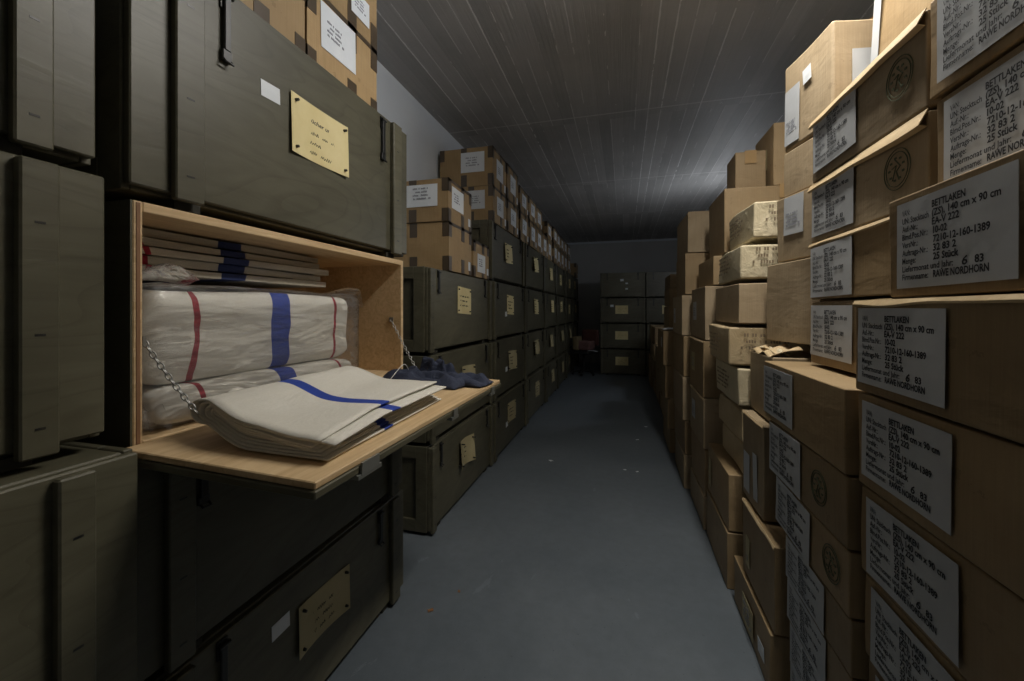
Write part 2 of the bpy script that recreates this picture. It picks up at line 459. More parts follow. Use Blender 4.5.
# ---------------------------------------------------------------- crates
ORD = ['first', 'second', 'third', 'fourth', 'fifth', 'sixth', 'seventh', 'eighth', 'ninth', 'tenth', 'eleventh', 'twelfth']
def latch(parent, y, z, s=1.0):
    z = z - .02 * (s - 1)
    b = MB()
    b.box(.001, .006, y - .014, y + .014, z - .012, z + .035)
    b.box(.006, .014, y - .009, y + .009, z - .085 * s, z + .020, .002)
    b.box(.001, .012, y - .013, y + .013, z - .105 * s, z - .083 * s, .002)
    b.tube([(.012, y - .015, z + .022), (.012, y + .015, z + .022)], .005, 8)
    b.tube([(.006, y - .010, z - .098 * s), (.018, y - .010, z - .108 * s), (.018, y + .010, z - .108 * s), (.006, y + .010, z - .098 * s)], .003, 6)
    return b.build('latch', 'iron', parent)
def end_frame(parent, L, d, h, far, fw=.07):
    y0, y1 = (0, .017) if not far else (L - .017, L)
    b = MB()
    b.box(-fw - .02, -.021, y0, y1, .02, h, .002).box(-d, -d + fw, y0, y1, .02, h, .002)
    b.box(-d + fw, -fw - .02, y0, y1, h - fw, h, .002).box(-d + fw, -fw - .02, y0, y1, .02, .02 + fw, .002)
    return b.build('end_frame', 'olive', parent)
def note(parent, y, z, w=.26, h=.175, tilt=0, mt='yellow_paper', seed=0, text=None, tacks=True, curl=.012, x=0):
    s = sheet('paper_note', mt, parent, x, y, z, w, h, tilt, curl, seed=seed)
    me = text if text else HAND[seed % 3]
    ink_on('handwriting', me, 'ink', s, x + .0022, y + .035, z + h - .06, tilt)
    if tacks:
        for (a, c) in ((.02, .02), (w - .02, .02), (.02, h - .02), (w - .02, h - .02)):
            yy = y + w / 2 + (a - w / 2) * cos(tilt) - (c - h / 2) * sin(tilt); zz = z + h / 2 + (c - h / 2) * cos(tilt) + (a - w / 2) * sin(tilt)
            MB().tube([(x + .003, yy, zz), (x + .007 + curl, yy, zz)], [.0055, .004], 10).build('tack', 'iron', s)
    return s
def wooden_crate(x, y, z, L, h, d=.54, rz=0, inset=.0, bat=.055, note_kw=None, sticker=None, label='', group=None, nails=True, panelgap=True, latches=(.14, None)):
    r = empty('wooden_crate', (x, y, z), rz)
    MB().box(-d + .002, -.021, .017, L - .017, .021, h - .002, .003).build('body', 'olive', r)
    end_frame(r, L, d, h, False); end_frame(r, L, d, h, True)
    MB().box(-.020, 0, .004, L - .004, .030, h - .004, .003).build('lid', 'olive', r)
    for k in (.10, L - .16): MB().box(-d + .03, -.012, k, k + .06, 0, .021).build('skid', 'gap_wood', r)
    for y0 in (inset + .004, L - inset - bat - .004):
        t = MB().box(.0005, .020, y0, y0 + bat, .016, h - .008, .003).build('batten', 'olive', r)
        if nails:
            for q in (.12, .42, .78): MB().box(.0195, .0206, y0 + bat * .35, y0 + bat * .62, h * q, h * q + .004).build('nail', 'iron', t)
    la = latches[0] + inset
    ls = latches[1] or 1.0
    latch(r, la, h - .045, ls); latch(r, L - la, h - .045, ls)
    if note_kw: note(r, **note_kw)
    if sticker:
        y0, z0 = sticker; s = sheet('sticker', 'white_paper', r, 0, y0, z0, .066, .046, .04)
        ink_on('print', DASH_LAB, 'ink_grey', s, .001, y0 + .008, z0 + .006, 0, .55)
    tag(r, label, 'crate', group)
    return r

G_L = 'olive crates stacked along the left wall'
# stack beside the camera
wooden_crate(-.905, .575 - 1.1, 0, 1.1, .515, inset=.0, label='olive crate on the floor under the one in the bottom left corner', group=G_L)
wooden_crate(-.90, .575 - 1.1, .518, 1.1, .515, inset=.075, bat=.05, label='dark olive crate in the bottom left corner of the picture, left of the lowered lid', group=G_L)
wooden_crate(-.965, .56 - 1.1, 1.037, 1.1, .525, inset=.075, bat=.05, label='olive crate at the left edge, left of the open crate of linen', group=G_L)
wooden_crate(-.99, .56 - 1.1, 1.566, 1.1, .55, inset=.07, bat=.05, label='topmost olive crate at the left edge, left of the yellow pinned note', group=G_L)
# stack with the open crate
B0 = .612
wooden_crate(-.99, B0, 0, 1.10, .475, inset=.06, bat=.06, label='bottom olive crate with a pinned yellow note below the open crate', group=G_L,
             note_kw=dict(y=.45, z=.205, w=.245, h=.16, tilt=-.02, mt='dull_paper', seed=1), sticker=(.355, .335))
wooden_crate(-.99, B0, .478, 1.09, .503, inset=.06, bat=.06, label='dark olive crate directly under the open crate with the folded-down lid', group=G_L, latches=(.09, None))
wooden_crate(-.99, B0 - .004, 1.537, 1.135, .60, inset=.078, bat=.066, latches=(.135, 1.4),
             label='large olive crate with yellow pinned note on top of the open crate', group=G_L,
             note_kw=dict(y=.425, z=.255, w=.268, h=.185, tilt=.0, text=NOTE_TEXT, seed=2, curl=.010), sticker=(.322, .375))

# columns along the left wall
XW = -1.083
cols = [(2.145, 3.285), (3.31, 4.50), (4.53, 5.69), (5.71, 6.77), (6.79, 7.87), (7.89, 8.97), (8.99, 10.05)]
lay = [(0, .515), (.518, .52), (1.041, .518), (1.562, .52)]
LN = ['bottom', 'second', 'third', 'top']
for ci, (ya, yb) in enumerate(cols):
    for li, (z0, hh) in enumerate(lay):
        if ci == 0 and li == 3: continue
        L = yb - ya; j = random.uniform(-.012, .012)
        xx = XW + j + (-.01 if li == 3 else 0) + (.012 if li == 0 else 0)
        mt = 'dull_paper' if li < 2 else 'yellow_paper'
        nk = dict(y=L * .5 - .13 + random.uniform(-.04, .04), z=hh * .42 + random.uniform(-.02, .03), tilt=random.uniform(-.06, .06), mt=mt, seed=ci + li,
                  curl=random.choice([.006, .02, .035]), tacks=ci < 3, w=.25, h=.185)
        if ci == 1 and li in (0, 1): nk['w'] = .30
        st = (L * .5 - .21, hh * .40) if (ci == 1 and li < 3) else None
        wooden_crate(xx, ya + random.uniform(0, .008), z0, L, hh, d=.52, inset=.0, bat=.05, note_kw=nk, sticker=st, nails=ci < 1,
                     label=f'olive crate with pinned paper note, {ORD[ci]} stack past the open crate, {LN[li]} layer', group=G_L)

# crates against the back wall, long side to the aisle's end
G_B = 'olive crates stacked at the far end of the aisle'
for k in range(4):
    z0 = k * .521
    for q, (xa, L) in enumerate(((-.475, .885), (.43, .95))):
        nk = dict(y=.30, z=.20, w=.25, h=.17, mt='yellow_paper', seed=k, tacks=False, curl=.004) if (k < 3) else dict(y=.42, z=.20, w=.07, h=.05, mt='dull_paper', seed=k, tacks=False, curl=.002)
        st = (.2, .34) if (q == 0 and k == 2) else ((.52, .30) if q == 0 and k == 3 else None)
        if k == 3: nk = None; st = (.40, .34) if q == 0 else None
        cr = wooden_crate(xa + random.uniform(-.008, .008), 8.60, z0, L, .518, d=.62, rz=-pi / 2, inset=0, bat=.045, note_kw=nk, sticker=st, nails=False,
                          label=f'olive crate at the end of the aisle, {["left", "right"][q]} stack, {LN[k]} layer', group=G_B)
        if k == 3 and q == 0:
            for (yy, zz) in ((.50, .28), (.50, .17)): sheet('sticker', 'white_paper', cr, 0, yy, zz, .05, .03)

# ---------------------------------------------------------------- the open crate
oc = empty('open_crate', (-.99, B0 + .002, 1.001))
OL, OH, OD = 1.095, .532, .55
def panel(name, *b):                                 # pale inside, painted outside
    return MB().box(*b, .002).build(name, 'pale_wood', oc)
T = .022
panel('bottom_board', -OD, 0, T, OL - T, .0, T)
for k in (.12, OL - .18): MB().box(-OD + .02, -.03, k, k + .06, -.0185, -.0005).build('skid', 'gap_wood', oc)
panel('top_board', -OD, 0, T, OL - T, OH - T, OH)
panel('side_board', -OD, 0, 0.004, T, 0, OH); panel('side_board', -OD, 0, OL - T, OL - .004, 0, OH)
panel('back_board', -OD, -OD + T, T, OL - T, T, OH - T)
MB().box(-.10, .0015, .0095, .0165, .004, OH - .004).build('plywood_core', 'plywood_core', oc)
MB().box(-OD, -.002, 0, .0038, 0, OH).build('outer_paint', 'olive', oc)
MB().box(-OD, -.002, OL - .0038, OL, 0, OH).build('outer_paint', 'olive', oc)
# folded-down lid
DW = .475; dz = .019
ang = radians(2.0)
Rl = Matrix.Rotation(ang, 3, 'Y')
lid = MB().box(.004, DW, -.02, OL - .02, dz - .014, dz, .002, rot=Rl, piv=(0, 0, dz)).build('lid', 'pale_wood', oc)
MB().box(.004, DW + .004, -.024, OL - .016, dz - .030, dz - .0145, .002, rot=Rl, piv=(0, 0, dz)).build('lid_outer_face', 'olive', lid)
for (ya, yb) in ((.09, .17), (.55, .60), (.93, .98)):
    b = MB(); b.box(DW - .09, DW + .009, ya, yb, dz - .040, dz - .031, rot=Rl, piv=(0, 0, dz))
    b.box(DW + .005, DW + .010, ya + .01, yb - .01, dz - .034, dz - .008, rot=Rl, piv=(0, 0, dz))
    b.build('catch_plate', 'steel_plate', lid)
def chain(parent, p0, p1, sag, link_len=.018, r=.0016):
    p0 = Vector(p0); p1 = Vector(p1); n = int((p1 - p0).length / (link_len * .74)); b = MB()
    P = [p0.lerp(p1, i / n) + Vector((0, 0, -sag * 4 * (i / n) * (1 - i / n))) for i in range(n + 1)]
    for i in range(n):
        c = (P[i] + P[i + 1]) / 2; t = (P[i + 1] - P[i]).normalized(); a = t.orthogonal().normalized()
        if i % 2: a = t.cross(a)
        N = 12
        pts = [c + t * (link_len / 2) * cos(2 * pi * k / N) + a * (.0048) * sin(2 * pi * k / N) for k in range(N + 1)]
        b.tube(pts, r, 6, cap=False)
    return b.build('chain', 'steel', parent, smooth=True)
chain(oc, (-.008, T + .006, .235), (.095, T + .045, .075), .004)
chain(oc, (-.05, OL - T - .004, .26), (.10, OL - .05, .030), .006, r=.0012)
MB().box(-.016, .0, T, T + .006, .225, .245).build('chain_screw', 'steel', oc); MB().box(-.06, -.04, OL - T - .006, OL - T, .25, .27).build('chain_screw', 'steel', oc)
tag(oc, 'open crate with pale wood inside and lid folded down as a shelf', 'crate', G_L)

# linen in the open crate
def wob(x, y, z, a, s=5.0): return noise.noise(Vector((x * s, y * s, z * s))) * a
def pile(name, mt, parent, x0, x1, y0, y1, z0, z1, seed, amt=.02, bev=.03):
    o = block(name, mt, parent, x0, x1, y0, y1, z0, z1, seed=seed, amt=amt, bev=bev, cell=.035, freq=5)
    md = o.modifiers.new('s', 'SUBSURF'); md.levels = 1; md.render_levels = 2
    return o
pl = empty('bagged_linen_pile', (-1.40, B0 + .045, 1.0255))
pile('folded_cloth', 'linen_pile', pl, 0, .385, 0, .735, .098, .340, 3, .026, .045)
pile('folded_cloth', 'linen_pile', pl, .01, .402, .01, .735, .004, .104, 5, .016, .045)
b = MB()
for k in range(5):
    zc = .10 + k * .042
    b.grid(lambda s, t, zc=zc, k=k: Vector((.03 + .335 * s, -.004 - .016 * sin(pi * t) * (1 if k % 2 else .7) + .004 * sin(9 * s + k), zc + .040 * t + .006 * sin(5 * s + k))), 10, 6)
b.build('fold_layers', 'linen_pile', pl, smooth=True, solid=.003)
# bag: a thin wrinkled film standing a little off the cloth
bagm = MB(); bagm.bm.free()
bagm.bm = block_bm(-.004, .410, -.03, .765, .003, .350, seed=9, amt=.022, bev=.05, cell=.03, freq=7)
bag = bagm.build('plastic_bag', 'clear_plastic', pl, smooth=True)
b = MB()
b.grid(lambda s, t: Vector((.345 + .05 * s + .012 * sin(11 * t), -.02 + .08 * t, .01 + .055 * sin(pi * s) * (1 - .3 * t) + .01 * sin(17 * t + 5 * s))), 10, 10)
b.build('bag_end', 'clear_plastic', bag, smooth=True); b = MB()
b.grid(lambda s, t: Vector((.02 + .36 * t, .742 + .045 * s, .340 + .055 * sin(pi * s) * (.5 + .2 * sin(9 * t)) - .05 * s * s)), 14, 14)
b.build('bag_end', 'clear_plastic', bag, smooth=True); b = MB()
b.grid(lambda s, t: Vector((.285 + .10 * t, -.02 + .14 * s, .335 + .05 * sin(pi * s * .8 + .3) * (.6 + .4 * sin(7 * t + 1)))), 12, 12)
b.build('bag_end', 'clear_plastic', bag, smooth=True)
tag(pl, 'white linen pile with blue and red stripes in a clear bag inside the open crate', 'linen')
# upper, darker pile lying at the back
p2 = empty('linen_stack', (-1.515, B0 + .04, 1.390))
for k in range(5):
    pile('folded_sheet', 'linen_back', p2, 0 + .006 * (k % 2), (.40, .385, .402, .39, .375)[k], .01 * (k % 2), (.70, .69, .71, .68, .69)[k], .002 + k * .0232, .0252 + k * .0232, 20 + k, .009, .010)
tag(p2, 'stack of dim folded sheets with dark blue stripe above the bagged linen pile', 'linen')

# towels on the folded-down lid
tw = empty('folded_towels', (-.565, .672, 1.0085), radians(2.5), 0, radians(2))
def usheet(b, xr_top, xr_bot, xl, zb, zt, L, ph, y0=0, lift=0):
    rr = (zt - zb) / 2; n1 = 18; na = 8
    prof = [(xr_top + (xl - xr_top) * i / n1, zt) for i in range(n1)]
    prof += [(xl - rr * 1.15 * sin(pi * i / na), (zt + zb) / 2 + rr * cos(pi * i / na)) for i in range(na + 1)]
    prof += [(xl + (xr_bot - xl) * (i + 1) / n1, zb) for i in range(n1)]
    NP = len(prof) - 1
    def fn(s, t):
        k = min(NP, int(round(s * NP))); x, z = prof[k]
        y = y0 + L * t
        w = .55 * (z / .06)
        z2 = z + w * (.0045 * sin(26 * x + 5 * y + ph) + .006 * noise.noise(Vector((x * 9, y * 7, ph * .2))))
        if k < n1 and lift: z2 += lift * max(0, 1 - (k / n1) * 6) * t
        lf = max(0, min(1, (-.17 - x) / .15)); z2 += .030 * lf * lf * (3 - 2 * lf); y += .035 * lf * lf * (1 - t)
        if k < n1: z2 -= .016 * max(0, 1 - t * 3.2) * max(0, 1 - (k / n1) * 2.2)
        return Vector((x + .006 * noise.noise(Vector((y * 5, z * 40, ph))), y - (.012 if k < n1 else 0) * (1 - k / max(1, n1)), max(z2, .002)))
    b.grid(fn, NP, 22)
levels = [(.003, .056, 0.0, .012, -.335), (.0085, .049, .032, .0, -.325), (.0135, .042, -.02, -.01, -.317), (.0185, .036, -.03, -.02, -.312), (.0235, .030, -.02, -.03, -.309)]
for i, (zb, zt, xt, xb, xl) in enumerate(levels):
    b = MB(); usheet(b, xt, xb, xl, zb, zt, .565 - .006 * i, 1.0, y0=.004 * i, lift=.006 if i == 0 else 0)
    b.build('towel', 'linen_towel', tw, smooth=True, solid=.0042)
tag(tw, 'folded off-white towels with a blue stripe on the lowered lid', 'towels')

# navy cloth
nv = empty('navy_garment', (-.755, 1.50, 1.0135), radians(-4), 0, radians(2))
def crumple(x0, x1, y0, y1, z0, z1, seed):
    def fn(s, t):
        x = x0 + (x1 - x0) * s; y = y0 + (y1 - y0) * t
        e = min(1, min(s, 1 - s) * 7) * min(1, min(t, 1 - t) * 5); e = e ** .5
        n = noise.noise(Vector((x * 7 + seed, y * 10, seed))); n2 = noise.noise(Vector((x * 22, y * 18 + seed, 2)))
        rid = 1 - abs(noise.noise(Vector((x * 5 + y * 16, y * 5 - x * 9, seed * .7)))) * 2.6
        z = z0 + (z1 - z0) * e * (.42 + .25 * n + .05 * n2 + .42 * rid)
        return Vector((x + .012 * n2 + .02 * n * (1 - e), y + .02 * noise.noise(Vector((x * 11, seed, y * 9))), max(z0 + .001, z)))
    return fn
b = MB(); b.grid(crumple(-.19, .17, -.085, .10, .001, .055, 3.1), 44, 30)
b.build('cloth_body', 'navy_cloth', nv, smooth=True, solid=.003)
b = MB(); b.grid(crumple(-.05, .235, -.02, .115, .004, .050, 8.3), 40, 26)
b.build('cloth_fold', 'navy_cloth', nv, smooth=True, solid=.003)
b = MB(); b.grid(crumple(-.10, .06, .03, .13, .012, .105, 5.7), 30, 24)
b.build('cloth_fold', 'navy_cloth', nv, smooth=True, solid=.003)
MB().tube([(-.125 + .012 * sin(i * .5), -.10 + .019 * i, .002 + .062 * sin(pi * i / 10)) for i in range(11)], .0016, 6).build('string', 'thread', nv, smooth=True)
tag(nv, 'crumpled navy blue garment at the far end of the lowered lid', 'clothing')

# ---------------------------------------------------------------- cartons with dark tape (left)
def carton(x, y, z, L, d, h, label, group, side_label=True, end_label=True, rz=0, sm=True, seed=0, lab=(.5, .5), lw=1.0):
    r = empty('taped_carton', (x, y, z), rz)
    block('carton_body', 'cardboard_orange', r, -d, 0, 0, L, 0, h, seed=seed, amt=.0015, bev=.003, cell=.1, smooth=False)
    tw_, th = .045, h * .30; e = .0014
    def tp(*bx):
        q = MB()
        for k in bx: q.box(*k)
        return q.build('tape', 'tape_dark', r)
    for z0, z1, top in ((.0, th, 0), (h - th, h, 1)):
        tp((-e, e, -e, tw_, z0, z1), (-tw_, e, -e, e, z0, z1))
        tp((-e, e, L - tw_, L, z0, z1))
        tp((-e, e, L * .52, L * .52 + tw_ * 1.25, z0, z1), *([(-d, e, L * .52, L * .52 + tw_ * 1.25, h - e, h + e)] if top else []))
        tp((-d, -d + tw_, -e, e, z0, z1))
        tp((-d * .5 - tw_, -d * .5 + .01, -e, e, z0, z1))
    tp((-tw_ * .6, e, 0, L, h - e, h + e), (-e, e, 0, L, h - .018, h))
    if side_label:
        w = min(.20, L * .5) * lw; hh = h * .52 * lw; y0 = (L - w) * lab[0]; z0 = (h - hh) * lab[1]
        s = sheet('label', 'white_paper', r, .001, y0, z0, w, hh, random.uniform(-.03, .03))
        ink_on('print', DASH_LAB, 'ink_grey', s, .003, y0 + w * .15, z0 + hh * .3, 0, min(1.1, w / .14))
    if end_label:
        hh = h * .52; w = min(.22, d * .5)
        t = empty('label', (-d * .32, -.002, 0), 0); t.parent = r
        bpy.data.objects.remove(t)
        # label on the near end: build in y/z plane then turn to face -y
        x1 = -.075; z0 = h * .36
        o = MB().box(x1 - w, x1, -.0036, -.0022, z0, z0 + hh).build('label', 'white_paper', r)
        k = ink_on('print', DASH_LAB, 'ink_grey', o, x1 - w * .8, -.0040, z0 + hh * .28, 0, w / .15)
        k.rotation_euler = (0, 0, -pi / 2)
    if sm: MB().box(.0005, .0022, L * .84, L * .84 + .04, .03, .03 + h * .2).build('small_label', 'white_paper', r)
    tag(r, label, 'carton', group); return r
GC1 = 'taped cartons on the large crate above the open crate'
c1 = carton(-1.07, 1.195, 2.139, .42, .40, .325, 'taped carton with large white label on top of the large olive crate', GC1, lab=(.30, .85), seed=1, sm=False)
carton(-1.07, 1.195, 2.467, .42, .40, .33, 'upper taped carton with small label on top of the large olive crate', GC1, lab=(.80, .25), lw=.6, seed=2, sm=False)
carton(-1.065, .755, 2.139, .425, .40, .33, 'taped carton left of the large labelled carton on the large olive crate', GC1, lab=(.35, 1.05), seed=3, sm=False)
GC2 = 'taped cartons on the first short stack past the open crate'
carton(-1.083, 2.43, 1.561, .40, .47, .315, 'lower taped carton of two standing on the first crate stack', GC2, end_label=False, side_label=False, seed=4)
carton(-1.083, 2.42, 1.879, .41, .47, .275, 'upper taped carton of two, white labels, standing on the first crate stack', GC2, lab=(.25, .7), seed=5)
carton(-1.083, 2.875, 1.561, .36, .30, .27, 'small taped carton beside the two-carton stack on the first crates', GC2, end_label=False, lab=(.45, .3), seed=6)
GC3 = 'taped cartons along the top of the left crate row'
yy = 3.40; i = 0
while yy < 9.4:
    L = .42 + random.uniform(-.015, .02); x = -1.10 + random.uniform(-.012, .012)
    h1 = .315; h2 = .34 if i < 2 else .27
    if i >= 6: h2 = .25
    for q in (0, 1):
        if q == 1 and i in (5,): continue
        dd = .37 if q == 0 and i == 0 else .50
        carton(x - (.0 if q == 0 else .004), yy, 2.084 + (0 if q == 0 else h1 + .003), L, dd if i == 0 else .50, h1 if q == 0 else h2,
               f'taped carton, {ORD[min(i, 11)] if i < 12 else "last"} along the top of the left crate row, {["lower", "upper"][q]} layer' if i < 12 else f'farthest taped carton on the left crate row, {["lower", "upper"][q]} layer',
               GC3, end_label=(i in (0, 2)), lab=(.5, .55), seed=10 + i * 2 + q)
    yy += L + (.015 if i != 1 else .06); i += 1
    if i >= 12: break
carton(-1.05, 9.35, 2.084, .42, .45, .30, 'dark carton at the far end of the left crate row before the back wall', GC3, side_label=False, end_label=False, seed=60)

# ---------------------------------------------------------------- cardboard boxes (right)
def rbox(X, yfar, ynear, z0, z1, d=.42, yaw=0, mt='cardboard', label='', group=None, bett_label=False, lab_y=.03, amt=.006, bev=.006, seed=None,
         flap=False, stamp=None, patch=None, tape=True, top_flaps=False, old_label=None, cat='box', name='cardboard_box', lift=0, lz=None, dent=True, roll=0):
    L = yfar - ynear; h = z1 - z0 - .003
    r = empty(name, (X, yfar, z0 + .0015), pi + yaw)
    seed = seed if seed is not None else int(X * 1000 + yfar * 777 + z0 * 313) % 997
    block('box_body', mt, r, -d, 0, 0, L, 0, h, seed=seed, amt=amt, bev=bev, cell=.055, sag=.004)
    if tape:
        b = MB()
        pth = [(-.001, h - .075), (-.001, h + .001), (L + .001, h + .001), (L + .001, h - .075)]
        def ft(s_, t_): p = pth[int(round(t_ * 3))]; return Vector((-d * .5 - .03 + .06 * s_, p[0], p[1]))
        b.grid(ft, 1, 3).build('tape', 'tape_tan', r)
    if bett_label:
        z_ = lz if lz is not None else max(.004, h - LH - .018)
        sc = min(1.0, (h - .008) / LH)
        rl = random.uniform(-.012, .012) + roll
        s = sheet('label', 'label_paper', r, .0, lab_y, z_, LW, LH * sc, rl, .0015, seed=seed)
        o = ink_on('lettering', BETT, 'ink', s, .0030, lab_y, z_, rl); o.scale = (1, 1, sc)
    if old_label:
        y0, z_, w, hh = old_label
        s = sheet('label', 'dull_paper' if mt != 'cardboard_old' else 'label_paper', r, .0, y0, z_, w, hh, random.uniform(-.04, .04))
        ink_on('print', DASH_LAB, 'ink_grey', s, .0028, y0 + w * .12, z_ + hh * .2, 0, min(w / .12, hh / .075))
    if flap:     # folded cardboard edge rolling over the top of the aisle face
        def fn(s, t, L=L, h=h):
            w_ = (.45 if flap == 1 else 1.0) * (.6 + .4 * noise.noise(Vector((t * 3, seed, 0))) + .5 * t * (1 if flap == 2 else 0))
            wy = .0015 * sin(19 * t + seed)
            y_ = .002 + (L - .004) * t
            if s < .6: return Vector((-.003 + .026 * w_ * s, y_, h - .0015 - .050 * w_ * s + wy * s))
            q = (s - .6) / .4
            return Vector((-.003 + .0156 * w_ * (1 - q) + .003 * q, y_, h - .0015 - .030 * w_ - .004 * q + wy * .6))
        MB().grid(fn, 10, 30).build('flap_edge', 'flap_pale', r, solid=.0022)  # paler than the box: lamplight caught by the flap put into its colour
    if stamp:
        cy, cz, rad = stamp; b = MB()
        for R_ in (rad, rad * .84):
            b.tube([(-.0002, cy + R_ * cos(2 * pi * k / 28), cz + R_ * sin(2 * pi * k / 28)) for k in range(29)], .0011, 4, cap=False)
        for k in range(9):
            a = k * .7 + 1; b.box(.0002, .0012, cy + rad * .55 * cos(a) - .004, cy + rad * .55 * cos(a) + .004, cz + rad * .55 * sin(a) - .002, cz + rad * .55 * sin(a) + .003)
        b.tube([(.0006, cy - rad * .1, cz + rad * .5), (.0006, cy + rad * .3, cz + rad * .1), (.0006, cy, cz - rad * .1), (.0006, cy + rad * .2, cz - rad * .55)], .0014, 4)
        b.tube([(.0006, cy - rad * .35, cz + rad * .1), (.0006, cy, cz + rad * .2), (.0006, cy - rad * .3, cz - rad * .5)], .0012, 4)
        b.build('stamp', 'stamp_green', r)
    if patch:
        for (y0, z_, w, hh, m_) in patch: sheet('paper_patch', m_, r, .0, y0, z_, w, hh, random.uniform(-.12, .12))
    tag(r, label, cat, group); return r

G1 = 'labelled boxes in the nearest right stack'
# nearest stack
zs = [1.326, 1.118, .905, .705, .515, .325, .13]
xs = [.515, .520, .526, .532, .538, .543, .547]
z_low = [1.118, .905, .705, .515, .325, .16, 0]
for k in range(7):
    z1 = zs[k] if k < 6 else .158; z0 = z_low[k]
    rbox(xs[k], 1.131 - .001 * k, .52, z0, [1.326, 1.118, .905, .705, .515, .325, .16][k], d=.42, bett_label=(k < 6), lab_y=.026 + .004 * k, seed=k + 1, mt='cardboard', flap=(k == 0), tape=True,
         lz=None if k else .012 + .008, yaw=0,
         label=f'brown box with printed label, {ORD[k]} from the top of the nearest lower right stack' if k else 'wide brown labelled box with pale worn top edge at right of the aisle', group=G1)
rbox(.530, 1.035, .45, 1.327, 1.530, d=.42, bett_label=True, lab_y=.040, seed=31, flap=False, tape=True, label='brown box with large readable label at the right edge, on the wide worn-edged box', group=G1)
rbox(.606, 1.032, .45, 1.531, 1.728, d=.42, bett_label=True, lab_y=.036, seed=32, flap=False, label='brown labelled box at the right edge, second from the top', group=G1)
rbox(.600, 1.040, .45, 1.729, 1.935, d=.42, bett_label=True, lab_y=.036, seed=33, flap=False, label='brown labelled box in the top right corner of the picture', group=G1)
# second stack, lower seven
G2 = 'labelled boxes in the second right stack'
zt = [1.120, .912, .735, .575, .435, .300, .166, 0]
uf = [763, 768, 775, 784, 786, 788, 789]
for k in range(7):
    X = .50 + .004 * k; yf = yat(uf[k], X)
    rbox(X, yf, 1.137, zt[k + 1], zt[k], d=.42, bett_label=(True), lab_y=.018 + .006 * (k % 2), seed=41 + k, flap=False,
         stamp=(.40, (zt[k] - zt[k + 1]) * .5, .045) if k in (1, 2) else None, roll=-.02 if k == 2 else 0,
         label=f'brown labelled box, {ORD[k]} from the top of the second right stack, bare top' if k == 0 else f'brown labelled box, {ORD[k]} from the top of the second lower right stack', group=G2)
# second stack, upper four set back
for k, (z0, z1) in enumerate(((1.122, 1.337), (1.338, 1.532), (1.533, 1.735), (1.736, 1.95))):
    rbox(.62 + (.0, .0, .003, .0)[k], (1.645, 1.65, 1.652, 1.638)[k], 1.195 if k == 0 else 1.075, z0, z1, d=.46, bett_label=True, lab_y=.020 + .004 * k, seed=60 + k, flap=(2 if k >= 2 else k), amt=.009,
         stamp=(.475, (z1 - z0) * .50, .048) if k >= 2 else None, mt='cardboard' if k < 2 else 'cardboard_old',
         label=['labelled box just above the bare box top in the second right stack', 'labelled box with a thin flap edge, under the green-stamped boxes',
                'labelled box with round green stamp and folded flap, lower of two', 'labelled box with round green stamp and long folded flap, upper of two'][k], group=G2)
# large taped box on top and a strip of another one behind
M_ = rbox(.64, 1.96, 1.645, 1.955, 2.315, d=.34, yaw=radians(9), mt='cardboard_old', seed=71, amt=.012, bev=.014, old_label=(.025, .02, .10, .22),
          patch=[(.15, .21, .05, .055, 'white_paper')], label='large worn pale box on top between the aisle boxes and the ceiling')
MB().box(-.125, -.065, .3145, .3170, .10, .24).build('end_label', 'label_paper', M_)
rbox(.80, 1.645, 1.22, 1.952, 2.40, d=.38, mt='cardboard', seed=72, amt=.012, bev=.01, patch=[(.008, .1, .04, .3, 'label_paper')], label='tall grey-brown box beside the ceiling behind the top flap')
# column of pale boxes just beyond the second stack
G3 = 'pale blank boxes beyond the second right stack'
rbox(.588, 1.995, 1.66, 1.175, 1.50, d=.38, yaw=radians(12), mt='cardboard_old', seed=81, amt=.008, label='tall blank pale box right of the paper packages', tape=False, group=G3)
rbox(.615, 1.955, 1.66, 1.501, 1.765, d=.38, yaw=radians(12), mt='cardboard_old', seed=82, amt=.008, old_label=(.06, .10, .12, .15), label='pale box with a paper label beside the top paper package', group=G3)
rbox(.634, 1.94, 1.66, 1.766, 1.952, d=.38, yaw=radians(12), mt='cardboard_old', seed=83, amt=.008, label='low pale box under the large worn top box', tape=False, group=G3)
tb = rbox(.535, 2.03, 1.742, .875, 1.13, d=.44, mt='cardboard_old', seed=84, amt=.008, label='box with torn open flaps beneath the tall blank pale box')
b = MB()
b.grid(lambda s, t: Vector((-.005 - .10 * s, .01 + .27 * t, .252 + .028 * s + .008 * sin(13 * t + 3 * s))), 6, 14)
b.build('torn_flap', 'flap_pale', tb, smooth=True, solid=.003)
b = MB()
b.grid(lambda s, t: Vector((-.03 - .05 * s, .03 + .22 * t, .262 + .007 * sin(19 * t) * s + .010 * sin(9 * s + 4 * t))), 8, 22)
b.build('crumpled_paper', 'wrap_paper', tb, smooth=True, solid=.001)
rbox(.50, 2.00, 1.725, .512, .872, d=.42, mt='cardboard_old', seed=85, amt=.006, flap=True, patch=[(.03, .03, .08, .16, 'label_paper'), (.16, .04, .05, .18, 'label_paper')], label='box with pale top edge and grey patches between packages and labelled stack')
rbox(.487, 1.95, 1.562, .208, .508, d=.40, mt='cardboard', seed=86, amt=.005, flap=True, old_label=(.06, .05, .05, .12), label='low box with bright folded top edge beside the labelled stack', yaw=0)
rbox(.475, 2.05, 1.57, 0, .205, d=.42, mt='cardboard', seed=87, amt=.008, old_label=(.16, .03, .14, .11), patch=[(.36, .06, .07, .05, 'white_paper')], label='box on the floor with old label, beside the labelled stack')

